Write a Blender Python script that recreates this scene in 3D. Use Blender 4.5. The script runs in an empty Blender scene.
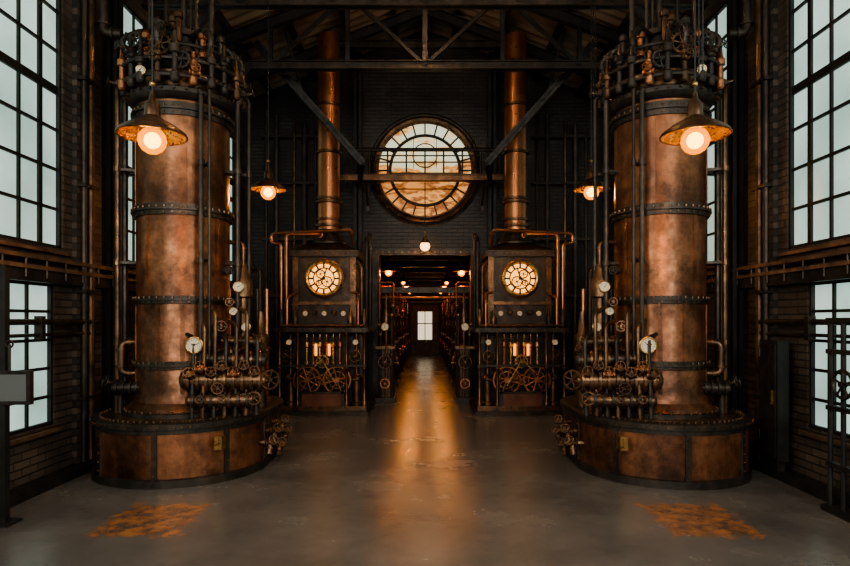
import bpy, math, random
from mathutils import Vector as V
random.seed(4)
pi=math.pi
# ---------------------------------------------------------------- materials
def nt(name):
    m=bpy.data.materials.new(name); m.use_nodes=True
    t=m.node_tree; b=t.nodes['Principled BSDF']; return m,t,b
def N(t,k,**kw):
    n=t.nodes.new(k)
    for a,v in kw.items():
        if a.startswith('i_'): n.inputs[a[2:]].default_value=v
        else: setattr(n,a,v)
    return n
def ramp(t,src,stops):
    r=N(t,'ShaderNodeValToRGB'); e=r.color_ramp.elements
    e[0].position=stops[0][0]; e[0].color=(*stops[0][1],1)
    e[1].position=stops[-1][0]; e[1].color=(*stops[-1][1],1)
    for p,c in stops[1:-1]:
        x=e.new(p); x.color=(*c,1)
    t.links.new(src,r.inputs[0]); return r
def metal(name,c1,c2,c3,met=.8,r0=.3,r1=.6,scale=3,streak=.35,bump=.15,patina=0):
    m,t,b=nt(name); L=t.links.new
    tc=N(t,'ShaderNodeTexCoord'); mp=N(t,'ShaderNodeMapping'); mp.inputs['Scale'].default_value=(1,1,streak)
    L(tc.outputs['Object'],mp.inputs[0])
    n=N(t,'ShaderNodeTexNoise'); n.inputs['Scale'].default_value=scale; n.inputs['Detail'].default_value=8; n.inputs['Roughness'].default_value=.65
    L(mp.outputs[0],n.inputs[0])
    r=ramp(t,n.outputs[0],[(.32,c1),(.5,c2),(.68,c3)]); col=r.outputs[0]
    n2=N(t,'ShaderNodeTexNoise'); n2.inputs['Scale'].default_value=scale*4; n2.inputs['Detail'].default_value=6
    L(tc.outputs['Object'],n2.inputs[0])
    if patina:
        n3=N(t,'ShaderNodeTexNoise'); n3.inputs['Scale'].default_value=scale*.55; n3.inputs['Detail'].default_value=12; n3.inputs['Roughness'].default_value=.75
        L(tc.outputs['Object'],n3.inputs[0]); r3=ramp(t,n3.outputs[0],[(.40,(.22,.22,.23)),(.49,(.58,.56,.56)),(.6,(1.2,1.12,1.1))])
        mx=N(t,'ShaderNodeMix',data_type='RGBA',blend_type='MULTIPLY'); mx.inputs[0].default_value=patina
        L(col,mx.inputs[6]); L(r3.outputs[0],mx.inputs[7]); col=mx.outputs[2]
    L(col,b.inputs['Base Color'])
    mr=N(t,'ShaderNodeMapRange'); mr.inputs[1].default_value=.3; mr.inputs[2].default_value=.7; mr.inputs[3].default_value=r0; mr.inputs[4].default_value=r1
    L(n2.outputs[0],mr.inputs[0]); L(mr.outputs[0],b.inputs['Roughness'])
    b.inputs['Metallic'].default_value=met
    bp=N(t,'ShaderNodeBump'); bp.inputs['Strength'].default_value=bump; bp.inputs['Distance'].default_value=.01
    L(n2.outputs[0],bp.inputs['Height']); L(bp.outputs[0],b.inputs['Normal'])
    return m
def emit(name,col,st,base=(.8,.8,.8)):
    m,t,b=nt(name); b.inputs['Base Color'].default_value=(*base,1); b.inputs['Roughness'].default_value=.4
    b.inputs['Emission Color'].default_value=(*col,1); b.inputs['Emission Strength'].default_value=st
    return m
def amber_halo():  # see-through glowing shell that imitates the halo around a bulb
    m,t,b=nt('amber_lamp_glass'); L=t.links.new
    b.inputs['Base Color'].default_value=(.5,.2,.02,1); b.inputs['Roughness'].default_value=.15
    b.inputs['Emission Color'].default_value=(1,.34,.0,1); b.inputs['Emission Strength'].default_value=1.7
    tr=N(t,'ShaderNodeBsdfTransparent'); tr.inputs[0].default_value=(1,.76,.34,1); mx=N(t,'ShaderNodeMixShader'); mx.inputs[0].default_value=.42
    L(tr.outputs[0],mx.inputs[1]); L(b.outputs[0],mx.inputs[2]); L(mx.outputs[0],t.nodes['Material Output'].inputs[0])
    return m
def brick(name,ax,c1,c2,cm):
    m,t,b=nt(name); L=t.links.new
    tc=N(t,'ShaderNodeTexCoord'); s=N(t,'ShaderNodeSeparateXYZ'); c=N(t,'ShaderNodeCombineXYZ')
    L(tc.outputs['Object'],s.inputs[0]); L(s.outputs[ax],c.inputs[0]); L(s.outputs[2],c.inputs[1])
    br=N(t,'ShaderNodeTexBrick'); L(c.outputs[0],br.inputs[0])
    br.inputs['Scale'].default_value=1; br.inputs['Brick Width'].default_value=.24; br.inputs['Row Height'].default_value=.08
    br.inputs['Mortar Size'].default_value=.008; br.inputs['Mortar Smooth'].default_value=.3
    br.inputs['Color1'].default_value=(*c1,1); br.inputs['Color2'].default_value=(*c2,1); br.inputs['Mortar'].default_value=(*cm,1)
    n=N(t,'ShaderNodeTexNoise'); n.inputs['Scale'].default_value=1.6; n.inputs['Detail'].default_value=8; L(tc.outputs['Object'],n.inputs[0])
    r=ramp(t,n.outputs[0],[(.3,(.35,.33,.32)),(.7,(1.5,1.35,1.2))])
    mx=N(t,'ShaderNodeMix',data_type='RGBA',blend_type='MULTIPLY'); mx.inputs[0].default_value=1
    L(br.outputs[0],mx.inputs[6]); L(r.outputs[0],mx.inputs[7]); L(mx.outputs[2],b.inputs['Base Color'])
    b.inputs['Roughness'].default_value=.5
    bp=N(t,'ShaderNodeBump'); bp.inputs['Strength'].default_value=.8; bp.inputs['Distance'].default_value=.012; bp.invert=True
    L(br.outputs['Fac'],bp.inputs['Height']); L(bp.outputs[0],b.inputs['Normal'])
    return m
def floor_mat():
    m,t,b=nt('concrete_floor'); L=t.links.new
    tc=N(t,'ShaderNodeTexCoord')
    def noise(sc,d=8,ro=.6):
        n=N(t,'ShaderNodeTexNoise'); n.inputs['Scale'].default_value=sc; n.inputs['Detail'].default_value=d; n.inputs['Roughness'].default_value=ro
        L(tc.outputs['Object'],n.inputs[0]); return n
    n1=noise(1.1,5,.5); n2=noise(7,10,.7); n3=noise(24,5)
    a=N(t,'ShaderNodeMath',operation='MULTIPLY_ADD'); a.inputs[1].default_value=.22; L(n2.outputs[0],a.inputs[0])
    s=N(t,'ShaderNodeMath',operation='MULTIPLY'); s.inputs[1].default_value=.78; L(n1.outputs[0],s.inputs[0]); L(s.outputs[0],a.inputs[2])
    r=ramp(t,a.outputs[0],[(.28,(.08,.074,.07)),(.5,(.13,.119,.108)),(.72,(.19,.172,.152))])
    sp=N(t,'ShaderNodeSeparateXYZ'); L(tc.outputs['Object'],sp.inputs[0])
    def M(op,x,y=None,z=None):
        q=N(t,'ShaderNodeMath',operation=op)
        for i,v in enumerate((x,y,z)):
            if v is None: continue
            if isinstance(v,(int,float)): q.inputs[i].default_value=v
            else: L(v,q.inputs[i])
        return q.outputs[0]
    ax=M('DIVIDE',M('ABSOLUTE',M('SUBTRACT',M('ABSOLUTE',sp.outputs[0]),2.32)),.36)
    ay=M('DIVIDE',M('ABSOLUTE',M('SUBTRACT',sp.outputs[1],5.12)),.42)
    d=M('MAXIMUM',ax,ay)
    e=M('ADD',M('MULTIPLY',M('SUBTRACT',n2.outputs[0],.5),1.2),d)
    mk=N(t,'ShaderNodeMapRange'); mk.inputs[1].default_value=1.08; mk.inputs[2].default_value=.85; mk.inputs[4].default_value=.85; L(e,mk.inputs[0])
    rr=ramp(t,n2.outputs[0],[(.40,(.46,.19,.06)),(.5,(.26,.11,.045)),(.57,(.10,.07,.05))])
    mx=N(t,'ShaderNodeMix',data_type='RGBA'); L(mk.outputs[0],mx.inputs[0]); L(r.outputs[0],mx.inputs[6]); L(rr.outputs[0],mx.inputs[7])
    L(mx.outputs[2],b.inputs['Base Color'])
    ro=N(t,'ShaderNodeMapRange'); ro.inputs[1].default_value=.3; ro.inputs[2].default_value=.7; ro.inputs[3].default_value=.2; ro.inputs[4].default_value=.3
    L(a.outputs[0],ro.inputs[0]); L(ro.outputs[0],b.inputs['Roughness']); b.inputs['Specular IOR Level'].default_value=.9
    bp=N(t,'ShaderNodeBump'); bp.inputs['Strength'].default_value=.2; bp.inputs['Distance'].default_value=.01
    L(n3.outputs[0],bp.inputs['Height']); L(bp.outputs[0],b.inputs['Normal'])
    return m
def rose_mat():
    m,t,b=nt('stained_glass'); L=t.links.new
    tc=N(t,'ShaderNodeTexCoord'); mp=N(t,'ShaderNodeMapping'); mp.inputs['Scale'].default_value=(1,1,2.4); L(tc.outputs['Object'],mp.inputs[0])
    n=N(t,'ShaderNodeTexNoise'); n.inputs['Scale'].default_value=2.2; n.inputs['Detail'].default_value=7; L(mp.outputs[0],n.inputs[0])
    sp=N(t,'ShaderNodeSeparateXYZ'); L(tc.outputs['Object'],sp.inputs[0])
    mr=N(t,'ShaderNodeMapRange'); mr.inputs[1].default_value=.4; mr.inputs[2].default_value=-.35; mr.inputs[3].default_value=-.12; mr.inputs[4].default_value=.17
    L(sp.outputs[2],mr.inputs[0])
    a=N(t,'ShaderNodeMath',operation='ADD'); L(n.outputs[0],a.inputs[0]); L(mr.outputs[0],a.inputs[1])
    r=ramp(t,a.outputs[0],[(.34,(.50,.52,.38)),(.46,(.62,.44,.20)),(.54,(.34,.12,.025)),(.61,(.65,.30,.08)),(.69,(.16,.045,.012)),(.8,(.55,.22,.055))])
    L(r.outputs[0],b.inputs['Emission Color']); L(r.outputs[0],b.inputs['Base Color']); b.inputs['Emission Strength'].default_value=1.05
    return m
def frost_mat():
    m,t,b=nt('frosted_glass'); L=t.links.new
    tc=N(t,'ShaderNodeTexCoord'); n=N(t,'ShaderNodeTexNoise'); n.inputs['Scale'].default_value=1.2; n.inputs['Detail'].default_value=5
    L(tc.outputs['Object'],n.inputs[0])
    r=ramp(t,n.outputs[0],[(.3,(.24,.36,.32)),(.7,(.50,.65,.58))])
    L(r.outputs[0],b.inputs['Emission Color']); b.inputs['Emission Strength'].default_value=.8
    b.inputs['Base Color'].default_value=(.3,.4,.4,1); b.inputs['Roughness'].default_value=.3
    return m
COP=metal('aged_copper',(.11,.05,.03),(.27,.118,.058),(.42,.19,.092),.7,.28,.52,2.5,.35,.25,.95)
COP2=metal('bright_copper',(.34,.13,.06),(.46,.19,.09),(.54,.25,.13),.85,.26,.45,4,.4)
BRASS=metal('brass',(.3,.17,.06),(.55,.34,.13),(.7,.47,.2),.9,.22,.4,8,1)
DARK=metal('blackened_iron',(.022,.018,.015),(.05,.04,.032),(.09,.065,.048),.6,.33,.58,5,.6)
STEEL=metal('dark_steel',(.014,.0135,.013),(.025,.023,.021),(.045,.038,.032),.4,.4,.65,4,.6)
BRONZE=metal('oily_bronze',(.05,.03,.02),(.14,.08,.045),(.27,.145,.075),.8,.26,.48,6,.8)
ROOF=metal('rusty_roof_sheet',(.12,.073,.047),(.24,.16,.105),(.36,.25,.17),.05,.5,.8,2,1)
LEDGE=metal('weathered_trim',(.05,.034,.022),(.16,.09,.05),(.3,.17,.09),.3,.4,.7,4,1)
REDP=metal('oxide_red_panel',(.08,.03,.02),(.16,.06,.035),(.22,.09,.05),.4,.4,.6,4,1)
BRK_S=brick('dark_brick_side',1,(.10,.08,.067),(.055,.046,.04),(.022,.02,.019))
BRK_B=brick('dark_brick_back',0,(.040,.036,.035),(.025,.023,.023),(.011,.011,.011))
FLOOR=floor_mat(); ROSE=rose_mat(); FROST=frost_mat(); HALO=amber_halo()
DIAL=emit('gauge_dial',(1,.8,.5),.08,(.6,.5,.36))
CLOCKM=emit('lit_dial',(1,.42,.07),1.7,(.7,.45,.2))
BULB=emit('glowing_bulb',(1,.62,.12),9)
AMBER=emit('amber_tube',(1,.38,.08),1.3,(.6,.3,.1))
PAPER=emit('pale_plate',(0,0,0),0,(.14,.145,.135))
BLACK=emit('black_paint',(0,0,0),0,(.012,.012,.012))
DAY=emit('daylight_pane',(.9,.78,.55),.8)
# ---------------------------------------------------------------- builder
def frame(w):
    w=V(w).normalized(); a=V((0,0,1)) if abs(w.z)<.9 else V((1,0,0))
    u=a.cross(w).normalized(); return u,w.cross(u).normalized(),w
class B:
    def __init__(s,name,loc=(0,0,0),mir=1):
        s.n=name; s.loc=loc; s.mir=mir; s.v=[]; s.f=[]; s.m=[]; s.mats=[]
    def add(s,vs,fs,mat):
        if mat not in s.mats: s.mats.append(mat)
        k=s.mats.index(mat); o=len(s.v)
        s.v+= [(v[0]*s.mir,v[1],v[2]) for v in vs]
        for f in fs:
            f=[i+o for i in f]
            if s.mir<0: f.reverse()
            s.f.append(f); s.m.append(k)
    def box(s,a,b,mat):
        x0,y0,z0=a;x1,y1,z1=b
        s.add([(x0,y0,z0),(x1,y0,z0),(x1,y1,z0),(x0,y1,z0),(x0,y0,z1),(x1,y0,z1),(x1,y1,z1),(x0,y1,z1)],
         [(0,3,2,1),(4,5,6,7),(0,1,5,4),(1,2,6,5),(2,3,7,6),(3,0,4,7)],mat)
    def beam(s,p,q,w,h,mat,up=None):
        p=V(p);q=V(q);d=(q-p).normalized()
        if up is None: u,v,_=frame(d)
        else:
            u=V(up).cross(d).normalized(); v=d.cross(u)
        vs=[]
        for c in (p,q):
            for a,b in((-1,-1),(1,-1),(1,1),(-1,1)): vs.append(c+u*(a*w/2)+v*(b*h/2))
        s.add(vs,[(3,2,1,0),(4,5,6,7),(0,1,5,4),(1,2,6,5),(2,3,7,6),(3,0,4,7)],mat)
    def ibeam(s,p,q,w,h,mat,up=(0,0,1)):
        p=V(p);q=V(q);d=(q-p).normalized(); u=V(up).cross(d).normalized(); v=d.cross(u)
        s.beam(p,q,w*.2,h,mat,up); t=h*.1
        for k in(-1,1): s.beam(p+v*k*(h/2-t/2),q+v*k*(h/2-t/2),w,t,mat,up)
    def lathe(s,prof,p,ax,mat,seg=24,cap=True):
        u,v,w=frame(ax); p=V(p); vs=[];fs=[]
        for r,z in prof:
            for i in range(seg):
                a=2*pi*i/seg; vs.append(p+w*z+u*(r*math.cos(a))+v*(r*math.sin(a)))
        for j in range(len(prof)-1):
            for i in range(seg):
                k=(i+1)%seg; fs.append((j*seg+i,j*seg+k,(j+1)*seg+k,(j+1)*seg+i))
        if cap:
            fs.append(tuple(range(seg))[::-1]); o=(len(prof)-1)*seg; fs.append(tuple(range(o,o+seg)))
        s.add(vs,fs,mat)
    def cyl(s,p,q,r,mat,seg=12,r2=None):
        d=V(q)-V(p); s.lathe([(r,0),(r if r2 is None else r2,d.length)],p,d,mat,seg)
    def tor(s,c,ax,R,r,mat,seg=28,ms=8):
        u,v,w=frame(ax); c=V(c); vs=[];fs=[]
        for i in range(seg):
            a=2*pi*i/seg; e=u*math.cos(a)+v*math.sin(a)
            for j in range(ms):
                b=2*pi*j/ms; vs.append(c+e*(R+r*math.cos(b))+w*(r*math.sin(b)))
        for i in range(seg):
            for j in range(ms):
                k=(i+1)%seg;l=(j+1)%ms; fs.append((i*ms+j,k*ms+j,k*ms+l,i*ms+l))
        s.add(vs,fs,mat)
    def sph(s,c,r,mat,seg=16,ax=(0,0,1),k=1):
        n=8; s.lathe([(max(r*math.sin(pi*i/n),.0005),-r*k*math.cos(pi*i/n)) for i in range(n+1)],c,ax,mat,seg)
    def tube(s,pts,r,mat,seg=10,fl=None,flanges=True):
        pts=[V(p) for p in pts]; fl=fl or r*2.5; out=[pts[0]]
        for i in range(1,len(pts)-1):
            a,b,c=pts[i-1],pts[i],pts[i+1]; l=min(fl,(a-b).length*.45,(c-b).length*.45)
            p=b+(a-b).normalized()*l; q=b+(c-b).normalized()*l
            for k in range(6):
                t=k/5; out.append(p*(1-t)**2+b*2*t*(1-t)+q*t*t)
            if flanges:
                for e,o in((p,(a-b)),(q,(c-b))):
                    o=o.normalized(); s.cyl(e,e+o*r*.5,r*1.45,mat,seg)
        out.append(pts[-1]); vs=[];fs=[]; d=(out[1]-out[0]).normalized(); u,v,_=frame(d)
        for i,p in enumerate(out):
            if i==0: t=out[1]-out[0]
            elif i==len(out)-1: t=out[-1]-out[-2]
            else: t=out[i+1]-out[i-1]
            t=t.normalized(); u=(u-t*u.dot(t)).normalized(); v=t.cross(u)
            for j in range(seg):
                a=2*pi*j/seg; vs.append(p+u*(r*math.cos(a))+v*(r*math.sin(a)))
        for i in range(len(out)-1):
            for j in range(seg):
                k=(j+1)%seg; fs.append((i*seg+j,i*seg+k,(i+1)*seg+k,(i+1)*seg+j))
        fs.append(tuple(range(seg))[::-1]); o=(len(out)-1)*seg; fs.append(tuple(range(o,o+seg)))
        s.add(vs,fs,mat)
    def bolts(s,c,ax,R,n,r,h,mat,a0=0,a1=2*pi,radial=False):
        u,v,w=frame(ax); c=V(c)
        for i in range(n):
            a=a0+(a1-a0)*i/n; e=u*math.cos(a)+v*math.sin(a); p=c+e*R
            d=e if radial else w
            s.cyl(p,p+d*h,r,mat,6)
    def flange(s,c,ax,r,th,mat,n=8):
        u,v,w=frame(ax); c=V(c); s.cyl(c-w*th/2,c+w*th/2,r,mat,20); s.bolts(c-w*th*.8,ax,r*.84,n,r*.08,th*1.6,mat)
    def wheel(s,c,ax,R,r,mat,sp=5,stem=0,hub=None):
        u,v,w=frame(ax); c=V(c); s.tor(c,ax,R,r,mat,24,6); s.cyl(c-w*r*2,c+w*r*2,hub or R*.2,mat,12)
        for i in range(sp):
            a=2*pi*i/sp+.3; s.cyl(c,c+(u*math.cos(a)+v*math.sin(a))*R,r*.7,mat,6)
        if stem: s.cyl(c,c-w*stem,r*.9,mat,8)
    def gear(s,c,ax,R,th,mat,teeth=20):
        u,v,w=frame(ax); c=V(c); s.tor(c,ax,R*.82,th*.5,mat,24,6); s.wheel(c,ax,R*.82,th*.4,mat,6)
        for i in range(teeth):
            a=2*pi*i/teeth; e=u*math.cos(a)+v*math.sin(a); s.beam(c+e*R*.8,c+e*R,R*.12,th,mat,up=w)
    def gauge(s,c,ax,R,dial=None,ring=BRASS):
        u,v,w=frame(ax); c=V(c); s.cyl(c-w*R*.5,c+w*.005,R*.98,ring,24); s.tor(c,ax,R*.98,R*.14,ring,28,8)
        s.cyl(c,c+w*.008,R*.88,dial or DIAL,24)
        for i in range(11):
            a=-pi*.2+pi*1.4*i/10; e=u*math.cos(a)+v*math.sin(a); s.beam(c+w*.01+e*R*.62,c+w*.01+e*R*.8,R*.05,.004,BLACK,up=w)
        a=random.uniform(.3,2.4); e=u*math.cos(a)+v*math.sin(a); s.beam(c+w*.012-e*R*.2,c+w*.012+e*R*.65,R*.07,.004,BLACK,up=w)
        s.cyl(c,c+w*.018,R*.1,BLACK,10)
    def barrel(s,p,q,r,mat,n=5,m2=None):
        p=V(p);q=V(q);d=q-p; s.cyl(p,q,r*.72,mat,16)
        for i in range(n):
            c=p+d*((i+.5)/n); s.flange(c,d,r,d.length/n*.3,m2 or mat,8)
        s.sph(p,r*.72,mat,14,d,.6); s.sph(q,r*.72,mat,14,d,.6)
    def valve(s,c,r,mat,ax=(0,0,1),wm=None):
        u,v,w=frame(ax); c=V(c); s.sph(c,r,mat,12); s.cyl(c,c+w*r*1.6,r*.6,mat,10); s.cyl(c,c+w*r*2.6,r*.18,BRASS,8)
        s.wheel(c+w*r*2.6,ax,r*1.1,r*.14,wm or mat,5)
        for k in(-1,1): s.flange(c+u*k*r*1.2,u,r*.8,r*.3,mat,6)
        s.cyl(c-u*r*1.2,c+u*r*1.2,r*.5,mat,10)
    def done(s,ang=35):
        me=bpy.data.meshes.new(s.n); me.from_pydata([tuple(v) for v in s.v],[],s.f)
        for m in s.mats: me.materials.append(m)
        me.polygons.foreach_set('material_index',s.m); me.polygons.foreach_set('use_smooth',[True]*len(s.f))
        me.set_sharp_from_angle(angle=math.radians(ang)); me.update()
        o=bpy.data.objects.new(s.n,me); o.location=s.loc; bpy.context.collection.objects.link(o); return o
def light(name,loc,power,col,rad=.07):
    l=bpy.data.lights.new(name,'POINT'); l.energy=power; l.color=col; l.shadow_soft_size=rad
    o=bpy.data.objects.new(name,l); o.location=loc; bpy.context.collection.objects.link(o); return o
WARM=(1,.50,.19)
# ---------------------------------------------------------------- room
WX=3.95; EV=6.4; RG=8.0; Y0=-5; Y1=13.0
def grid_wall(b,us,zs,holes,mk,mat):
    for h in holes: us=us+[h[0],h[1]]; zs=zs+[h[2],h[3]]
    us=sorted(set(us)); zs=sorted(set(zs))
    for i in range(len(us)-1):
        for j in range(len(zs)-1):
            cu=(us[i]+us[i+1])/2; cz=(zs[j]+zs[j+1])/2
            if any(h[0]<cu<h[1] and h[2]<cz<h[3] for h in holes): continue
            mk(b,us[i],us[i+1],zs[j],zs[j+1],mat)
UP=[(-3.2,-.6),(.4,2.2),(3.3,6.55),(7.6,9.8),(10.6,12.5)]
wn=0
def window(side,y0,y1,z0,z1,nc,rows,heavy=()):
    global wn; wn+=1
    cx=side*(WX+.07); b=B('window_%d'%wn,(cx,(y0+y1)/2,(z0+z1)/2)); hw=(y1-y0)/2; hh=(z1-z0)/2
    b.box((-.01,-hw,-hh),(.01,hw,hh),FROST)
    for k in(-1,1):
        b.box((-.05,k*hw-.035,-hh),(.05,k*hw+.035,hh),STEEL); b.box((-.05,-hw,k*hh-.035),(.05,hw,k*hh+.035),STEEL)
    for i in range(1,nc):
        y=-hw+2*hw*i/nc; w=.028 if i%3==0 else .015; b.box((-.035,y-w,-hh),(.035,y+w,hh),STEEL)
    for i in range(1,rows):
        z=-hh+2*hh*i/rows; w=.045 if i in heavy else .015; b.box((-.036,-hw,z-w),(.036,hw,z+w),STEEL)
    b.box((-.13 if side>0 else -.04,-hw-.05,-hh-.07),(.04 if side>0 else .13,hw+.05,-hh-.035),LEDGE)
    b.done()
for side,nm in((-1,'left'),(1,'right')):
    b=B('wall_'+nm)
    low=(4.5,6.4) if side<0 else (4.5,6.2)
    holes=[(a,c,2.47,5.9) for a,c in UP]+[(low[0],low[1],.59,2.09)]
    def mk(b,u0,u1,z0,z1,m):
        xa,xb=sorted((side*WX,side*(WX+.35))); b.box((xa,u0,z0),(xb,u1,z1),m)
    grid_wall(b,[Y0,Y1+.35],[0,EV],holes,mk,BRK_S)
    for yy in(2.75,6.98,10.2):
        xa,xb=sorted((side*WX,side*(WX-.05))); b.box((xa,yy-.26,0),(xb,yy+.26,EV),BRK_S)
    b.done()
    for a,c in UP: window(side,a,c,2.47,5.9,max(4,round((c-a)/.33)),8,(4,))
    window(side,low[0],low[1],.59,2.09,5,5)
    b=B('trim_%d'%(1 if side<0 else 2)); x=side*(WX-.07)
    b.box((x-.07,Y0,2.2),(x+.07,12.9,2.24),LEDGE)
    b.box((x-.04,Y0,2.08),(x+.04,12.9,2.2),STEEL); b.box((x-.07,Y0,2.3),(x+.07,12.9,2.34),LEDGE)
    for i in range(40): b.cyl((x-side*.05,i*.32,2.12),(x-side*.05,i*.32,2.32),.012,DARK,6)
    b.done()
    b=B('baseboard_'+nm); xa,xb=sorted((side*WX,side*(WX-.2))); b.box((xa,Y0,0),(xb,12.9,.09),STEEL); b.done()
    b=B('conduit_run',(side*(WX-.1),0,0),-side)
    for k,(z,r) in enumerate(((1.68,.03),(1.55,.018))): b.tube([(0,-2,z),(0,7.05,z)],r,DARK,8)
    for yy in range(0,8,2): b.box((-.04,yy-.03,1.5),(.04,yy+.03,1.74),DARK)
    b.tube([(.0,6.78,0.1),(.0,6.78,6.2)],.032,DARK,10); b.tube([(.0,6.92,0.1),(.0,6.92,6.2)],.04,BRONZE,10)
    for z in(.8,2,3.2,4.4,5.6): b.box((-.045,6.72,z),(.05,7.0,z+.04),DARK)
    b.done()
b=B('wall_back')
def mkb(b,u0,u1,z0,z1,m): b.box((u0,Y1,z0),(u1,Y1+.35,z1),m)
CZ=4.95; HS=1.3
grid_wall(b,[-WX-.35,WX+.35],[0,EV],[(-1.0,1.0,0,3.1),(-HS,HS,CZ-HS,CZ+HS)],mkb,BRK_B)
n=64; vs=[];fs=[]
for i in range(n):
    a=2*pi*i/n; c,s_=math.cos(a),math.sin(a); k=HS/max(abs(c),abs(s_))
    vs+=[(c*k,Y1,CZ+s_*k),(c*1.1,Y1,CZ+s_*1.1),(c*1.1,Y1+.35,CZ+s_*1.1),(c*k,Y1+.35,CZ+s_*k)]
for i in range(n):
    j=(i+1)%n
    for q in range(3): fs.append((i*4+q,j*4+q,j*4+q+1,i*4+q+1))
b.add(vs,fs,BRK_B)
b.add([(-WX-.35,Y1,EV),(WX+.35,Y1,EV),(0,Y1,RG+.15),(-WX-.35,Y1+.35,EV),(WX+.35,Y1+.35,EV),(0,Y1+.35,RG+.15)],[(0,1,2),(5,4,3),(0,2,5,3),(1,4,5,2)],BRK_B)
b.done()
b=B('wall_front')
b.box((-WX-.35,Y0-.35,0),(WX+.35,Y0,EV),BRK_B)
b.add([(-WX-.35,Y0,EV),(WX+.35,Y0,EV),(0,Y0,RG+.15),(-WX-.35,Y0-.35,EV),(WX+.35,Y0-.35,EV),(0,Y0-.35,RG+.15)],[(0,1,2),(5,4,3),(0,2,5,3),(1,4,5,2)],BRK_B)
b.done()
b=B('window_front',(0,Y0+.06,3.6))  # glowing panel with glazing bars, added behind the camera as frontal fill
b.box((-2.6,-.02,-2),(2.6,0,2),FROST)
for i in range(14): b.box((-2.6+i*.4-.02,-.02,-2),(-2.6+i*.4+.02,.04,2),STEEL)
for i in range(9): b.box((-2.62,-.02,-2+i*.5-.02),(2.62,.04,-2+i*.5+.02),STEEL)
b.done()
b=B('floor'); b.box((-4.3,Y0-.35,-.2),(4.3,30,0),FLOOR); b.done()
b=B('ceiling')
for s_ in(-1,1):
    vs=[];fs=[]; ny=int((Y1+.3-Y0)/.05)
    for i in range(ny+1):
        y=Y0+i*.05; z=.028*math.sin(i*2*pi/5)
        vs+=[(0,y,RG+z),(s_*4.35,y,EV-.12+z)]
    for i in range(ny): fs.append((2*i,2*i+1,2*i+3,2*i+2))
    b.add(vs,fs,ROOF)
    vs=[(v[0],v[1],v[2]+.1) for v in vs]; b.add(vs,fs,ROOF)
b.done(60)
def rz(x): return RG-(RG-(EV-.12))*abs(x)/4.35
b=B('roof_purlins')
for x in(.6,1.5,2.4,3.3):
    for s_ in(-1,1): b.box((s_*x-.04,Y0,rz(x)-.19),(s_*x+.04,Y1,rz(x)-.06),STEEL)
b.box((-.06,Y0,RG-.28),(.06,Y1,RG-.05),STEEL)
b.done()
for y,zc in((1.5,6.2),(4.8,6.2),(8.4,6.15),(10.1,5.98),(11.6,7.02)):
    b=B('roof_truss',(0,y,0))
    for s_ in(-1,1):
        b.ibeam((s_*3.93,0,rz(3.93)-.26),(0,0,RG-.3),.12,.18,STEEL)
        for x in(1.3,2.6):
            if rz(x)-.3>zc: b.beam((s_*x,0,zc),(s_*x,0,rz(x)-.3),.07,.07,STEEL)
        if zc<6.5:
            b.beam((s_*1.3,0,rz(1.3)-.3),(s_*2.6,0,zc),.06,.06,STEEL); b.beam((0,0,zc),(s_*1.3,0,rz(1.3)-.3),.06,.06,STEEL)
            b.beam((s_*3.93,0,4.9),(s_*2.9,0,zc),.08,.08,STEEL)
    w=3.93 if zc<6.5 else (RG-.35-zc)/(RG-EV+.12)*4.35+.2
    b.ibeam((-w,0,zc),(w,0,zc),.14,.14,DARK); b.beam((0,0,zc),(0,0,RG-.3),.08,.08,STEEL)
    b.done()
for s_ in(-1,1):
    b=B('knee_brace',(0,11.0,0),s_)
    b.ibeam((3.0,-.35,6.62),(1.15,.1,4.6),.12,.16,STEEL,up=(0,1,0)); b.beam((2.5,-.3,6.9),(2.2,-.2,5.75),.05,.05,STEEL)
    b.beam((3.05,-.35,6.6),(3.93,-.35,6.2),.08,.08,STEEL); b.beam((1.15,.1,4.6),(1.3,.96,4.5),.08,.08,STEEL)
    b.done()
    b=B('steel_column',(s_*1.42,12.72,0))
    b.box((-.09,-.09,0),(.09,.09,.03),STEEL); b.ibeam((0,0,0),(0,0,7.35),.17,.17,STEEL,up=(0,1,0)); b.done()
    b=B('steel_column',(s_*3.84,7.42,0))
    b.box((-.09,-.1,.09),(.09,.1,.12),STEEL); b.ibeam((0,0,.09),(0,0,rz(3.84)-.15),.13,.13,STEEL,up=(0,1,0)); b.done()
    b=B('riser_pipes',(s_*2.9,12.85,0))
    for i,x in enumerate((-.5,-.28,.1,.32,.55)):
        b.tube([(x,0,0),(x,0,6.2-.1*i)],(.03,.05,.025,.06,.03)[i],(DARK,DARK,BRONZE,DARK,DARK)[i],10)
    for z in(1,2.2,3.4,4.6,5.6): b.box((-.6,-.05,z),(.65,.1,z+.05),DARK)
    b.done()
# round window
b=B('round_window',(0,Y1-.02,CZ))
b.cyl((0,.12,0),(0,.14,0),1.1,ROSE,64)
b.tor((0,0,0),(0,1,0),1.1,.07,BRONZE,64,8); b.tor((0,0.05,0),(0,1,0),1.2,.045,DARK,64,8); b.tor((0,.06,0),(0,1,0),.76,.034,STEEL,56,6); b.tor((0,.02,0),(0,1,0),1.02,.02,BRONZE,56,6)
for i in range(24):
    a=2*pi*i/24; c,s2=math.cos(a),math.sin(a); b.beam((c*.76,.07,s2*.76),(c*1.1,.07,s2*1.1),.03,.04,STEEL,up=(0,1,0))
    b.cyl((c*1.15,-.06,s2*1.15),(c*1.15,0,s2*1.15),.02,DARK,6)
for x in(-.25,.25):
    h=math.sqrt(.76**2-x*x); b.beam((x,.08,.05),(x,.08,h),.012,.03,STEEL,up=(0,1,0))
for z in(-.4,-.05):
    h=math.sqrt(.76**2-z*z); b.beam((-h,.08,z),(h,.08,z),.018,.03,STEEL,up=(0,1,0))
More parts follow.
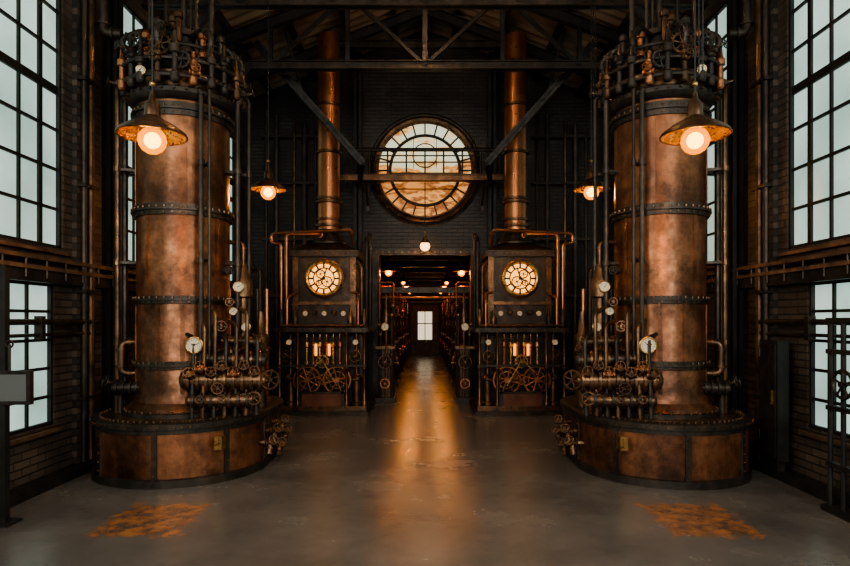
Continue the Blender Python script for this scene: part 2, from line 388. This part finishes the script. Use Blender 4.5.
b.tor((0,.08,.33),(0,1,0),.26,.012,STEEL,40,6)
b.done()
b=B('catwalk',(0,12.3,0))
b.box((-1.3,-.25,4.6),(1.3,.3,4.64),DARK); b.ibeam((-1.75,-.25,4.56),(1.75,-.25,4.56),.1,.12,BRONZE)
for z in(4.87,5.0,5.12): b.cyl((-1.55,-.25,z),(1.55,-.25,z),.014 if z<5.1 else .04,DARK,8)
for i in range(9): b.cyl((-1.5+i*.375,-.25,4.6),(-1.5+i*.375,-.25,5.12),.018,DARK,6)
for s_ in(-1,1): b.beam((s_*1.2,.3,4.6),(s_*1.2,.35,4.0),.06,.06,DARK); b.beam((s_*1.2,-.2,4.6),(s_*1.2,.35,4.1),.05,.05,DARK)
b.done()
b=B('wall_corridor')
b.box((-2.4,Y1+.35,0),(-2.2,29,3.5),BRK_S); b.box((2.2,Y1+.35,0),(2.4,29,3.5),BRK_S); b.box((-2.4,29,0),(2.4,29.2,3.5),BRK_B); b.box((-2.4,Y1+.35,3.5),(2.4,29.2,3.6),STEEL)
for y in range(15,29,2): b.box((-2.2,y-.08,3.2),(2.2,y+.08,3.4),STEEL)
b.done()
b=B('door_1',(0,28.95,0))
b.box((-.62,0,0),(.62,.04,2.3),DARK); b.box((-.34,-.02,.75),(-.02,0,2.1),DAY); b.box((.02,-.02,.75),(.34,0,2.1),DAY)
for k in(-.62,.62): b.box((k-.05,-.05,0),(k+.05,0,2.35),DARK)
b.box((-.67,-.05,2.3),(.67,0,2.4),DARK); b.box((-.5,-.03,1.5),(.5,-.01,1.55),DARK); b.sph((.06,-.07,.65),.03,BRASS)
b.done()
b=B('doorway_trim',(0,Y1,0))
for s_ in(-1,1): b.box((s_*1.06-.07,-.08,0),(s_*1.06+.07,.38,3.1),DARK)
b.box((-1.13,-.08,3.1),(1.13,.38,3.22),DARK)
for i in range(16): b.cyl((-1.05+i*.14,-.1,3.16),(-1.05+i*.14,-.07,3.16),.02,BRONZE,6)
b.tube([(-.95,.3,2.2),(.95,.3,2.2)],.035,COP2); b.tube([(-.95,.4,2.1),(.95,.4,2.1)],.02,BRONZE); b.box((-.99,.2,2.3),(.99,.36,2.42),DARK)
b.done()
# ---------------------------------------------------------------- boilers
def stadium(R,L,n=28):
    pts=[]
    for i in range(n+1):
        a=pi+pi*i/n; pts.append((math.cos(a),math.sin(a),0))
    for i in range(n+1):
        a=pi*i/n; pts.append((math.cos(a),math.sin(a),L))
    return pts
def ring(b,R,L,prof,mat,cap=False):
    st=stadium(R,L); n=len(st); vs=[];fs=[]
    for o,z in prof:
        for c,s_,l in st: vs.append((c*(R+o),s_*(R+o)+l,z))
    for j in range(len(prof)-1):
        for i in range(n): k=(i+1)%n; fs.append((j*n+i,j*n+k,(j+1)*n+k,(j+1)*n+i))
    if cap: o=(len(prof)-1)*n; fs.append(tuple(range(o,o+n)))
    b.add(vs,fs,mat)
def boiler(loc,mir,R):
    b=B('copper_boiler',loc,mir); L=.75; k=.91
    ring(b,k,L,[(.03,0),(.03,.08),(0,.09)],DARK)
    ring(b,k,L,[(0,.06),(0,.56)],COP)
    ring(b,k,L,[(0,.54),(.012,.54),(.012,.585),(.04,.59),(.04,.645),(.02,.655),(-.12,.655)],DARK)
    ring(b,k,L,[(-.11,.655),(-.11,.66)],BRONZE,cap=True)
    for a in range(180,361,45):
        t=math.radians(a+4); c,s_=math.cos(t),math.sin(t)
        b.beam((c*(k+.006),s_*(k+.006),.06),(c*(k+.006),s_*(k+.006),.56),.055,.025,DARK,up=(c,s_,0))
        for z in(.13,.22,.31,.4,.49): b.cyl((c*(k+.015),s_*(k+.015),z),(c*(k+.035),s_*(k+.035),z),.011,BRONZE,6)
    for y in(.25,.72):
        for sx in(-1,1): b.box((sx*k-.015,y-.03,.06),(sx*k+.015,y+.03,.56),DARK)
    for i in range(40):
        t=pi+pi*i/39; c,s_=math.cos(t),math.sin(t)
        b.cyl((c*(k-.05),s_*(k-.05),.655),(c*(k-.05),s_*(k-.05),.675),.014,BRONZE,6)
        b.cyl((c*(k+.035),s_*(k+.035),.617),(c*(k+.05),s_*(k+.05),.617),.01,BRONZE,6)
    Z=(0,0,1); O=(0,0,0); S=56
    b.lathe([(R+.14,.65),(R+.14,.70),(R+.11,.71)],O,Z,DARK,S); b.bolts((0,0,.69),Z,R+.115,36,.014,.035,BRONZE)
    b.lathe([(R+.11,.70),(R+.09,.74),(R+.03,.80),(R+.02,.86),(R,.9),(R,4.12)],O,Z,COP,S)
    for z,h,o in((1.21,.045,.05),(1.92,.04,.045),(2.9,.06,.055),(3.98,.07,.055)):
        b.lathe([(R,z-h),(R+o*.5,z-h),(R+o*.5,z-.012),(R+o,z-.012),(R+o,z+.012),(R+o*.5,z+.012),(R+o*.5,z+h),(R,z+h)],O,Z,DARK,S,cap=False)
        b.bolts((0,0,z+.01),Z,R+o*.75,40,.012,.025,BRONZE); b.bolts((0,0,z-h*.6),Z,R+o*.4,40,.009,.02,BRONZE,radial=True)
    for a,z0,z1 in((-70,.9,1.9),(-115,1.92,2.9),(-62,2.95,3.9),(-150,.9,1.9),(-25,1.92,2.9),(-160,2.9,3.9),(-100,1.2,1.9)):
        t=math.radians(a); c,s_=math.cos(t),math.sin(t)
        b.beam((c*(R+.002),s_*(R+.002),z0),(c*(R+.002),s_*(R+.002),z1),.045,.012,COP,up=(c,s_,0))
        for i in range(int((z1-z0)/.06)): b.cyl((c*R,s_*R,z0+.04+i*.06),(c*(R+.014),s_*(R+.014),z0+.04+i*.06),.007,COP,6)
    K=.62; H=lambda z:4.08+(z-4.1)*K
    b.lathe([(R,H(4.1)),(R+.06,H(4.14)),(R+.09,H(4.2)),(R+.09,H(4.27)),(R+.02,H(4.3)),(R,H(4.62)),(R+.06,H(4.66)),(R+.1,H(4.72)),(R+.1,H(4.8)),(R+.02,H(4.86)),(R-.08,H(4.96)),(.3,H(5.1)),(.16,H(5.14)),(.16,H(5.45)),(.22,H(5.46)),(.22,H(5.56)),(.1,H(5.6))],O,Z,DARK,S)
    b.lathe([(R+.03,H(4.33)),(R+.03,H(4.6))],O,Z,BRONZE,S,cap=False)
    b.bolts((0,0,H(4.24)),Z,R+.09,30,.015,.03,DARK,radial=True); b.bolts((0,0,H(4.8)),Z,R+.06,30,.016,.04,DARK)
    b.tor((0,0,H(4.45)),Z,R+.13,.028,DARK,48,8); b.tor((0,0,H(5.06)),Z,R+.02,.022,DARK,48,8); b.tor((0,0,H(4.72)),Z,R+.15,.02,DARK,48,8)
    for i in range(22):
        t=2*pi*i/22+.1; c,s_=math.cos(t),math.sin(t); rr=R+.12+.03*(i%2)
        m=(DARK,BRONZE,DARK,COP2,DARK)[i%5]; kk=1+.25*((i*7)%3)
        b.lathe([(.03,0),(.045,.02),(.045,.1),(.03,.12),(.03,.2*kk),(.052,.21*kk),(.052,.26*kk),(.03,.28*kk),(.02,.36*kk)],(c*rr,s_*rr,H(4.3)),Z,m,12)
        if i%2: b.tube([(c*rr,s_*rr,H(4.85)),(c*rr,s_*rr,H(5.06)),(c*(R-.1),s_*(R-.1),H(5.12))],.018,m,8)
        if i%2==0: b.valve((c*(R+.17),s_*(R+.17),H(4.5+.2*(i%3))),.042,m,(c,s_,.2))
        if i%3==1: b.tube([(c*(R+.1),s_*(R+.1),H(4.9)),(c*(R+.16),s_*(R+.16),H(5.2)),(c*(R-.05),s_*(R-.05),H(5.45)),(c*.2,s_*.2,H(5.45))],.03,DARK,10)
    for i,(x,y) in enumerate(((-.3,-.3),(-.12,-.42),(.1,-.4),(.32,-.28),(.42,0),(-.42,0),(.2,.2),(-.2,.25),(0,-.3),(-.35,-.12))):
        h=.2+.09*(i%3); b.lathe([(.055,0),(.055,.05),(.032,.07),(.032,h),(.05,h+.01),(.05,h+.06),(.02,h+.1)],(x,y,H(4.95)),Z,(COP2,DARK,BRONZE)[i%3],12)
    for x,y,r,z1 in((0,0,.035,6.7),(.18,-.1,.022,6.7),(-.25,.1,.022,6.6),(.1,-.05,.02,6.7),(.35,-.1,.03,6.7),(-.38,-.05,.018,6.5)): b.tube([(x,y,H(5.0)),(x,y,z1)],r,DARK,10)
    b.gear((0,-R-.13,H(4.95)),(0,-1,.1),.13,.03,BRONZE,18); b.gear((.22,-R-.11,H(4.7)),(0,-1,0),.1,.03,DARK,14); b.gear((-.32,-R-.02,H(5.1)),(-.3,-1,.1),.09,.03,DARK,14)
    b.gauge((-.2,-R-.14,H(4.5)),(0,-1,0),.05)
    P=R+.1
    def ap(a,rr): t=math.radians(a); return math.cos(t)*rr,math.sin(t)*rr
    for a,rr,r,m,z0,z1 in((-52,P,.026,DARK,.66,4.2),(-44,P+.02,.018,DARK,1.3,4.3),(-176,P+.06,.035,DARK,.66,4.35),(-186,P+.12,.025,DARK,.66,4.5),(-165,P+.1,.028,BRONZE,.66,4.4),
                       (-6,P+.04,.03,DARK,.9,4.4),(8,P+.12,.022,DARK,.66,4.3),(172,P+.18,.02,DARK,.66,4.6)):
        x,y=ap(a,rr); xi,yi=ap(a,R-.02)
        b.tube([(xi,yi,z1),(x,y,z1),(x,y,z0)],r,m,10)
        for z in(1.45,2.35,3.4): b.beam((xi,yi,z),(x,y,z),.03,.03,DARK); b.cyl((x,y,z-.03),(x,y,z+.03),r*1.5,m,10)
    b.tube([(-R+.02,-.12,1.45),(-R-.12,-.2,1.45),(-R-.12,-.2,1.1),(-R+.03,-.15,1.1)],.04,BRONZE,12)
    b.valve((-R-.12,-.25,.98),.06,DARK,(-.6,-.7,.3)); b.tube([(-R-.12,-.22,.98),(-R-.12,-.22,.66)],.035,DARK)
    b.barrel((-R+.15,-.3,.95),(-R-.13,-.34,.95),.08,DARK,4)
    b.barrel((.22,-R-.02,1.06),(1.02,-.34,1.04),.145,BRONZE,9,BRONZE)
    b.barrel((.36,-R+.12,1.28),(.98,-.22,1.25),.10,DARK,7,BRONZE)
    b.barrel((.28,-R-.06,.84),(.92,-.46,.84),.09,BRONZE,7,DARK)
    b.barrel((.5,-.2,1.47),(.9,-.1,1.45),.08,BRONZE,4,DARK)
    for i in range(7):
        t=i/6; x=.32+.62*t; y=-.56+.22*t
        b.tube([(x,y-.02,1.05),(x,y-.04,.66)],.026,(DARK,BRONZE)[i%2],8)
        b.valve((x,y-.1,1.12+.06*(i%2)),.045,(BRONZE,COP2,DARK)[i%3],(.25,-.9,.35),BRONZE)
        if i%2: b.valve((x,y-.06,.86),.036,DARK,(.1,-.95,.1),BRONZE)
        if i%2==0: b.valve((x+.03,y+.16,1.36),.034,BRONZE,(.1,-.8,.5),BRONZE)
        b.tube([(x,y,1.15),(x,y+.02,1.5+.14*(i%3)),(x-.12,y+.12,1.55+.14*(i%3))],.022,(DARK,BRONZE,BRONZE)[i%3],8)
    b.wheel((1.1,-.42,1.05),(.6,-.8,0),.10,.014,BRONZE,6,.1); b.gear((.95,-.5,.86),(.3,-.95,0),.08,.025,BRONZE,14); b.gear((.6,-.62,.98),(.2,-.97,0),.07,.02,BRONZE,12)
    b.lathe([(.09,.66),(.09,.72),(.06,.75),(.06,1.3),(.09,1.32),(.09,1.4),(.055,1.42),(.055,1.95),(.1,1.97),(.1,2.15),(.07,2.2),(.04,2.35)],(.68,.02,0),Z,BRONZE,16)
    b.lathe([(.07,.66),(.07,1.2),(.1,1.22),(.1,1.5),(.06,1.55),(.03,1.8)],(.82,.25,0),Z,BRONZE,16)
    b.gauge((.66,-.1,2.08),(.05,-1,0),.06); b.gauge((.74,-.08,1.62),(.05,-1,0),.05); b.gauge((.6,-.1,1.8),(.05,-1,0),.045)
    b.tube([(.68,.02,2.3),(.68,.02,2.6),(R-.02,.02,2.6)],.025,BRONZE)
    b.gauge((.33,-R-.05,1.43),(.15,-1,0),.085); b.tube([(.33,-R-.02,1.36),(.33,-R-.02,1.1)],.014,BRASS,8); b.tube([(.33,-R+.01,1.43),(.31,-R+.12,1.43)],.02,BRASS,8)
    b.valve((.5,-.3,1.62),.05,BRONZE,(.5,-.8,.1)); b.valve((.56,-.22,2.25),.04,DARK,(.6,-.8,0)); b.valve((.6,-.2,1.9),.04,BRONZE,(.2,-.9,0))
    for y,z in((-.1,.3),(.1,.4),(.3,.2),(.45,.45),(.6,.3)):
        b.tube([(.9,y,z),(1.03,y,z),(1.03,y-.06,z-.12)],.03,BRONZE,8); b.valve((1.02,y,z),.045,BRONZE,(.5,-.7,.4),BRONZE)
    b.box((.62,-.78,.36),(.70,-.64,.5),BRASS)
    b.done()
boiler((-2.79,6.95,0),1,.505)
boiler((2.70,6.92,0),-1,.495)
# ---------------------------------------------------------------- pump sets behind the boilers
def pumpset(loc,mir):
    b=B('steam_pump',loc,mir)
    b.box((-.7,-.4,0),(.55,.45,.12),DARK)
    for x in(-.4,.05):
        b.lathe([(.2,.12),(.2,.18),(.15,.2),(.15,.7),(.2,.72),(.2,.78),(.08,.85),(.05,1.1)],(x,-.1,0),(0,0,1),DARK,20); b.flange((x,-.1,.45),(0,0,1),.19,.04,BRONZE,10)
    b.barrel((-.6,-.3,.5),(.45,-.3,.5),.1,BRONZE,7,DARK)
    for i in range(8):
        x=-.6+i*.15; b.tube([(x,.1,.1),(x,.1,1.1+.2*(i%3)),(x,.36,1.1+.2*(i%3)),(x,.36,2.2)],.025+.01*(i%2),(DARK,BRONZE,DARK,COP2)[i%4],8)
    b.wheel((.3,-.42,.75),(0,-1,0),.13,.014,BRONZE,6,.2); b.wheel((-.25,-.42,.85),(0,-1,0),.1,.012,BRONZE,6,.2)
    b.gauge((.05,-.3,1.2),(0,-1,0),.07)
    b.tube([(.45,-.2,.3),(.45,-.2,1.3),(.2,-.2,1.3),(.2,-.1,.8)],.045,COP2,12)
    b.done()
pumpset((-3.0,9.3,0),1); pumpset((3.0,9.3,0),-1)
# ---------------------------------------------------------------- engines with chimney and lit dial
def engine(loc,mir):
    b=B('steam_engine',loc,mir); Z=(0,0,1); F=(0,-1,0)
    b.box((-.84,-.78,0),(.84,.8,.07),DARK); b.box((-.8,-.74,.07),(.8,.78,.16),BRONZE)
    b.box((-.7,-.32,.16),(.7,.76,1.5),DARK)
    b.box((-.36,-.72,.16),(.36,-.5,.4),REDP); b.box((-.4,-.735,.38),(.4,-.49,.42),DARK)
    for x in(-.38,.38): b.box((x-.03,-.735,.14),(x+.03,-.5,.42),DARK)
    for x in(-.76,-.44,.44,.76):
        b.lathe([(.05,.16),(.05,.22),(.028,.26),(.028,.8),(.045,.83),(.028,.86),(.028,1.4),(.05,1.44),(.05,1.5)],(x,-.68,0),Z,BRONZE,12)
    b.box((-.8,-.71,.86),(.8,-.65,.9),DARK); b.box((-.84,-.76,1.48),(.84,.8,1.56),DARK)
    for i in range(17): b.cyl((-.8+i*.1,-.78,1.52),(-.8+i*.1,-.755,1.52),.01,BRONZE,6)
    for x in(-.27,.27):
        b.wheel((x,-.66,.62),F,.24,.022,COP2,8,.3); b.tor((x,-.66,.62),F,.15,.01,BRASS,24,6); b.gear((x,-.56,.62),F,.19,.03,BRONZE,20)
    b.cyl((-.6,-.6,.62),(.6,-.6,.62),.025,BRONZE,10); b.gear((0,-.62,.95),F,.13,.03,BRASS,16); b.gear((0,-.6,.62),F,.1,.03,BRASS,14)
    b.beam((-.27,-.7,.72),(.0,-.7,1.0),.03,.02,BRASS); b.beam((.27,-.7,.52),(0,-.7,1.0),.03,.02,BRASS)
    for i,x in enumerate((-.3,-.18,-.06,.06,.18,.3)):
        b.lathe([(.035,.9),(.035,.95),(.02,.97),(.02,1.2),(.045,1.22),(.045,1.3),(.02,1.33),(.012,1.45)],(x,-.55,0),Z,(BRASS,COP2)[i%2],10)
    for x in(-.12,.12): b.cyl((x,-.62,1.05),(x,-.62,1.28),.025,AMBER,12); b.flange((x,-.62,1.05),Z,.045,.02,BRASS,6); b.flange((x,-.62,1.28),Z,.045,.02,BRASS,6)
    for x in(-.6,.6):
        b.lathe([(.11,.16),(.11,.2),(.085,.22),(.085,.6),(.11,.62),(.11,.66),(.04,.72),(.03,1.45)],(x,-.5,0),Z,BRONZE,16); b.wheel((x,-.72,1.05),F,.1,.012,BRONZE,6,.15); b.gauge((x,-.66,1.3),F,.05)
    b.box((-.62,-.5,1.56),(.62,.6,1.66),DARK); b.box((-.55,-.42,1.66),(.55,.55,2.9),DARK); b.box((-.6,-.47,1.98),(.6,.6,2.04),BRONZE); b.box((-.62,-.5,2.86),(.62,.62,2.98),DARK)
    for x in(-.53,.53): b.box((x-.05,-.45,1.66),(x+.05,-.4,2.86),BRONZE)
    for i in range(11):
        z=1.75+i*.11
        for x in(-.53,.53): b.cyl((x,-.47,z),(x,-.44,z),.012,BRONZE,6)
    for i in range(12): b.cyl((-.55+i*.1,-.52,2.92),(-.55+i*.1,-.49,2.92),.012,BRONZE,6)
    b.lathe([(.36,0),(.36,.05),(.31,.08),(.3,.03)],(0,-.42,2.46),F,COP2,40); b.tor((0,-.5,2.46),F,.31,.028,BRASS,40,8)
    b.cyl((0,-.46,2.46),(0,-.475,2.46),.29,CLOCKM,40)
    for i in range(12):
        t=2*pi*i/12; cx,sx=math.cos(t),math.sin(t); b.beam((cx*.2,-.48,2.46+sx*.2),(cx*.27,-.48,2.46+sx*.27),.034,.01,BLACK,up=F)
    b.tor((0,-.48,2.46),F,.19,.012,BLACK,32,6); b.tor((0,-.48,2.46),F,.28,.012,BLACK,40,6); b.gear((.06,-.485,2.40),F,.11,.02,BLACK,14); b.gear((-.06,-.485,2.54),F,.09,.02,BLACK,12); b.gear((-.09,-.485,2.38),F,.06,.016,BLACK,10)
    b.beam((0,-.5,2.46),(.06,-.5,2.66),.024,.006,BLACK,up=F); b.beam((0,-.5,2.46),(-.12,-.5,2.4),.028,.006,BLACK,up=F); b.cyl((0,-.47,2.46),(0,-.51,2.46),.03,BLACK,10)
    for x in(-.35,0,.35): b.gauge((x,-.44,1.82),F,.045)
    for x in(-.18,.18): b.valve((x,-.46,1.84),.04,BRONZE,F)
    b.add([(-.62,-.5,2.98),(.62,-.5,2.98),(.62,.62,2.98),(-.62,.62,2.98),(-.28,-.2,3.16),(.28,-.2,3.16),(.28,.36,3.16),(-.28,.36,3.16)],[(0,1,5,4),(1,2,6,5),(2,3,7,6),(3,0,4,7),(4,5,6,7)],BRONZE)
    C=(0,.08,0); b.lathe([(.34,3.14),(.34,3.18),(.3,3.2),(.23,3.36),(.215,3.42)],C,Z,DARK,32); b.lathe([(.21,3.4),(.21,7.15)],C,Z,COP2,32)
    for z,o in((3.5,.05),(3.62,.03),(3.95,.05),(4.02,.03),(4.9,.04),(5.8,.04),(6.6,.04)):
        b.lathe([(.2,z-.03),(.21+o,z-.02),(.21+o,z+.02),(.2,z+.03)],C,Z,BRONZE,32); b.bolts((0,.08,z),Z,.21+o*.6,16,.01,.03,DARK)
    b.tube([(-.7,-.4,1.56),(-.7,-.4,3.28),(-.1,-.4,3.28),(-.1,-.1,3.28)],.035,COP2,12)
    b.tube([(-.82,-.3,1.56),(-.82,-.3,3.12),(-1.0,-.3,3.12),(-1.0,-.3,3.3),(.5,-.45,3.36),(.5,-.2,3.1)],.03,COP2,10)
    b.tube([(.68,-.4,1.56),(.68,-.4,2.7),(.3,-.3,3.04)],.03,BRONZE,10); b.tube([(.76,-.3,1.56),(.76,-.3,3.2),(.76,.4,3.4),(.76,.4,1.56)],.035,DARK,10)
    b.tube([(.64,-.62,1.56),(.64,-.62,2.0),(.64,-.5,2.2),(.5,-.44,2.2)],.025,COP2,10); b.tube([(-.64,-.62,1.56),(-.64,-.62,2.1),(-.5,-.44,2.2)],.025,COP2,10)
    b.tube([(-.75,-.7,1.6),(-.3,-.7,1.6),(.75,-.7,1.6)],.022,BRONZE,8)
    for x in(-.75,-.5,.5,.75): b.lathe([(.04,1.56),(.055,1.6),(.055,1.75),(.03,1.8),(.015,1.9)],(x,-.6,0),Z,(DARK,BRONZE)[x>0],10)
    b.done()
engine((-1.85,11.45,0),1); engine((1.74,11.45,0),-1)
def stand(loc,mir,h=1.9):
    b=B('valve_stand',loc,mir); Z=(0,0,1); F=(0,-1,0)
    b.box((-.2,-.3,0),(.2,.3,.1),DARK); b.box((-.14,-.2,.1),(.14,.25,h*.55),DARK)
    for i,(x,y) in enumerate(((-.1,-.24),(.02,-.26),(.13,-.22),(.15,.0),(.15,.18),(-.15,.1))):
        hh=h*(.7+.1*(i%4)); b.tube([(x,y,.1),(x,y,hh)],.026,(DARK,COP2,BRONZE)[i%3],8); b.flange((x,y,hh*.55),Z,.045,.03,BRONZE,6); b.sph((x,y,hh),.04,BRASS,10)
    b.box((-.2,-.28,h*.55),(.2,.3,h*.55+.06),BRONZE); b.gauge((0,-.3,h*.78),F,.08); b.wheel((.0,-.34,h*.42),F,.13,.014,BRONZE,6,.15); b.wheel((.24,.0,h*.4),(1,0,0),.13,.014,BRASS,6,.12); b.gear((0,-.32,h*.2),F,.11,.03,COP2,14)
    b.lathe([(.08,h*.6),(.08,h*.9),(.04,h*.98),(.02,h*1.1)],(0,.05,0),Z,BRONZE,14)
    b.tube([(.15,.18,h*.9),(.15,.18,h*1.25),(-.15,.18,h*1.25),(-.15,.18,.1)],.022,COP2,8)
    b.done()
for s_ in(-1,1):
    for y,h,x in((12.6,2.0,.82),(14.2,2.0,.93),(15.9,2.0,.9),(17.8,2.05,.9),(20,2.0,.9),(22.5,2.05,.9),(25.5,2.0,.9)): stand((s_*x,y,0),-s_,h)
# ---------------------------------------------------------------- lamps
def pendant(x,y,z,top,R,p,cords=1,col=WARM):
    b=B('pendant_lamp',(x,y,z)); Z=(0,0,1)
    b.lathe([(R,.0),(R*1.02,.01),(R*.97,.03),(R*.66,.085),(R*.36,.125),(R*.24,.15),(R*.22,.24),(R*.1,.28),(R*.06,.34)],(0,0,0),Z,BRONZE,40,cap=False)
    b.lathe([(R*.98,.0),(R*.93,.025),(R*.62,.075),(R*.25,.115),(.01,.12)],(0,0,0),Z,BRASS,40,cap=False)
    b.tor((0,0,.005),Z,R,.008,BRONZE,40,6)
    b.lathe([(.035,.12),(.035,.05),(.028,.04)],(0,0,0),Z,BRASS,14)
    k=min(1,R*4.2)
    b.sph((0,0,-.035*k),.062*k,BULB,20)
    b.sph((0,0,-.035*k),.105*k,HALO,28)  # bulb halo built as a glowing shell
    b.cyl((0,0,.34),(0,0,top-z),.007,BLACK,6); b.sph((0,0,.4),.022,BRASS,10)
    for i in range(1,cords): b.cyl((.03*i,0,.5),(.03*i,0,top-z),.005,BLACK,6); b.cyl((0,0,.45),(.03*i,0,.5),.005,BLACK,6)
    b.done()
    if p: light('pendant_glow',(x,y,z-.035),p,col,.066)
pendant(-2.09,4.6,3.11,rz(2.09)-.05,.25,270)
pendant(2.07,4.6,3.11,rz(2.07)-.05,.25,270,3)
pendant(-2.17,8.3,3.5,rz(2.17)-.05,.24,290)
pendant(2.3,8.3,3.5,rz(2.3)-.05,.24,290,3)
for x,y,z in((-1.3,6.4,6.05),(1.3,6.4,6.05),(0,9.1,6.75),(-1.2,2.4,6.0),(1.2,2.4,6.0)):  # warm fill lamps added above the view to brighten the ceiling
    b=B('truss_lamp',(x,y,z)); b.sph((0,0,0),.07,BULB); b.lathe([(.08,.04),(.05,.1),(.03,.18)],(0,0,0),(0,0,1),BRASS,14); b.cyl((0,0,.18),(0,0,rz(x)-z-.05),.008,BLACK,6); b.done()
    light('truss_glow',(x,y,z),(130 if y>5 else 60),(1,.58,.3),.08)
b=B('globe_lamp',(0,12.2,3.2)); b.sph((0,0,0),.1,emit('globe_glass',(1,.55,.2),2.6)); b.lathe([(.11,.06),(.06,.13),(.03,.2),(.02,.3)],(0,0,0),(0,0,1),BRASS,16); b.cyl((0,0,.3),(0,0,1.35),.01,BLACK); b.done()
light('globe_glow',(0,12.2,3.2),70,(1,.5,.2),.11)
for i,(x,y,z) in enumerate(((-.86,14.2,2.85),(.86,14.2,2.85),(-.6,16.6,2.75),(.6,16.6,2.75),(-.6,18.8,2.75),(.6,18.8,2.75),(-.55,21.3,2.7),(.55,21.3,2.7),(-.5,24.2,2.65),(.5,24.2,2.65))):
    pendant(x,y,z,3.5,.2 if y<15 else .14,(28 if y<15 else 50) if i%4 in(0,1) else 0,1,(1,.42,.14))
# ---------------------------------------------------------------- fittings near the side walls
b=B('notice_board',(-3.52,5.0,0))
b.box((-.04,-.03,0),(.04,.03,2.15),STEEL); b.box((-.1,-.1,0),(.1,.1,.02),STEEL)
b.box((-.12,-.05,1.0),(.26,.0,1.28),DARK); b.box((-.09,-.056,1.03),(.23,-.05,1.25),PAPER)
b.cyl((.07,-.02,1.28),(.07,-.02,1.5),.012,DARK); b.tor((.07,-.02,1.5),(0,1,0),.03,.008,DARK,16,6)
b.done()
b=B('valve_rack',(3.62,5.1,0))
b.box((-.06,-.3,0),(.1,.3,.05),STEEL)
for i in range(4): b.tube([(0,-.25+i*.17,0),(0,-.25+i*.17,1.7)],.022,STEEL,8)
for z in(.4,.9,1.4,1.68): b.box((-.03,-.28,z),(.03,.28,z+.04),STEEL)
b.wheel((-.07,0,1.15),(-1,0,0),.12,.014,DARK,5,.07); b.done()
def cab(x,y,mir):
    b=B('electrical_cabinet',(x,y,0),mir)
    b.box((-.07,-.17,.2),(.05,.17,1.48),STEEL); b.box((-.085,-.14,.24),(-.07,.14,1.44),DARK); b.box((-.1,-.11,.8),(-.085,-.08,.95),BRASS)
    for k in(.4,1.3): b.cyl((-.09,.14,k),(-.09,.14,k+.1),.012,DARK)
    b.box((-.05,-.13,.09),(.03,.13,.2),STEEL); b.done()
cab(3.79,6.5,1); cab(-3.86,4.0,-1)
for s_ in(-1,1):
    b=B('bracket_pipes',(s_*3.8,0,0),-s_)
    b.tube([(0,5.2,6.1),(0,6.7,6.1),(.1,6.9,6.1),(.1,6.9,5.0),(.3,6.92,5.0)],.05,DARK,12)
    b.tube([(.0,9,4.4),(.0,12.6,4.4)],.05,DARK,10); b.tube([(.0,8,5.3),(.0,12.6,5.3)],.03,BRONZE,10)
    b.done()
    b=B('feed_pipe',(0,0,0),-s_)
    b.tube([(-2.75,10.4,0),(-2.75,10.4,1.35),(-3.55,10.1,1.35),(-3.76,9.9,1.35)],.05,COP2,12)
    b.tube([(-2.9,10.55,0),(-2.9,10.55,2.6),(-3.7,10.55,2.6)],.04,DARK,10)
    b.valve((-2.75,10.36,.8),.07,BRONZE,(0,-1,.2)); b.done()
# ---------------------------------------------------------------- added fill lights, out of view
def area(name,loc,rot,sx,sy,p,col):
    l=bpy.data.lights.new(name,'AREA'); l.shape='RECTANGLE'; l.size=sx; l.size_y=sy; l.energy=p; l.color=col
    o=bpy.data.objects.new(name,l); o.location=loc; o.rotation_euler=rot; bpy.context.collection.objects.link(o)
area('daylight_entrance',(0,Y0+.3,4.2),(math.radians(85),0,0),5,3.5,290,(1,.93,.85))  # added frontal fill behind the camera, no real opening there
for s_ in(-1,1):
    for yy in(-1.9,1.3): area('daylight_side',(s_*3.75,yy,4.2),(pi/2,0,s_*math.radians(70)),1.8,3,100,(.87,.95,.9))  # added fill inside the room, next to the unseen side windows
w=bpy.data.worlds.new('world'); bpy.context.scene.world=w; w.use_nodes=True
w.node_tree.nodes['Background'].inputs[0].default_value=(.5,.6,.7,1); w.node_tree.nodes['Background'].inputs[1].default_value=.1
bpy.context.scene.view_settings.exposure=.4
try: bpy.context.scene.view_settings.look='AgX - Medium High Contrast'
except Exception as e: print(e)
cam=bpy.data.cameras.new('camera'); co=bpy.data.objects.new('camera',cam); bpy.context.collection.objects.link(co)
co.location=(0,0,1.7); co.rotation_euler=(pi/2,0,0); cam.sensor_width=36; cam.lens=36*600/850; cam.shift_y=37/850; cam.clip_start=.05
bpy.context.scene.camera=co
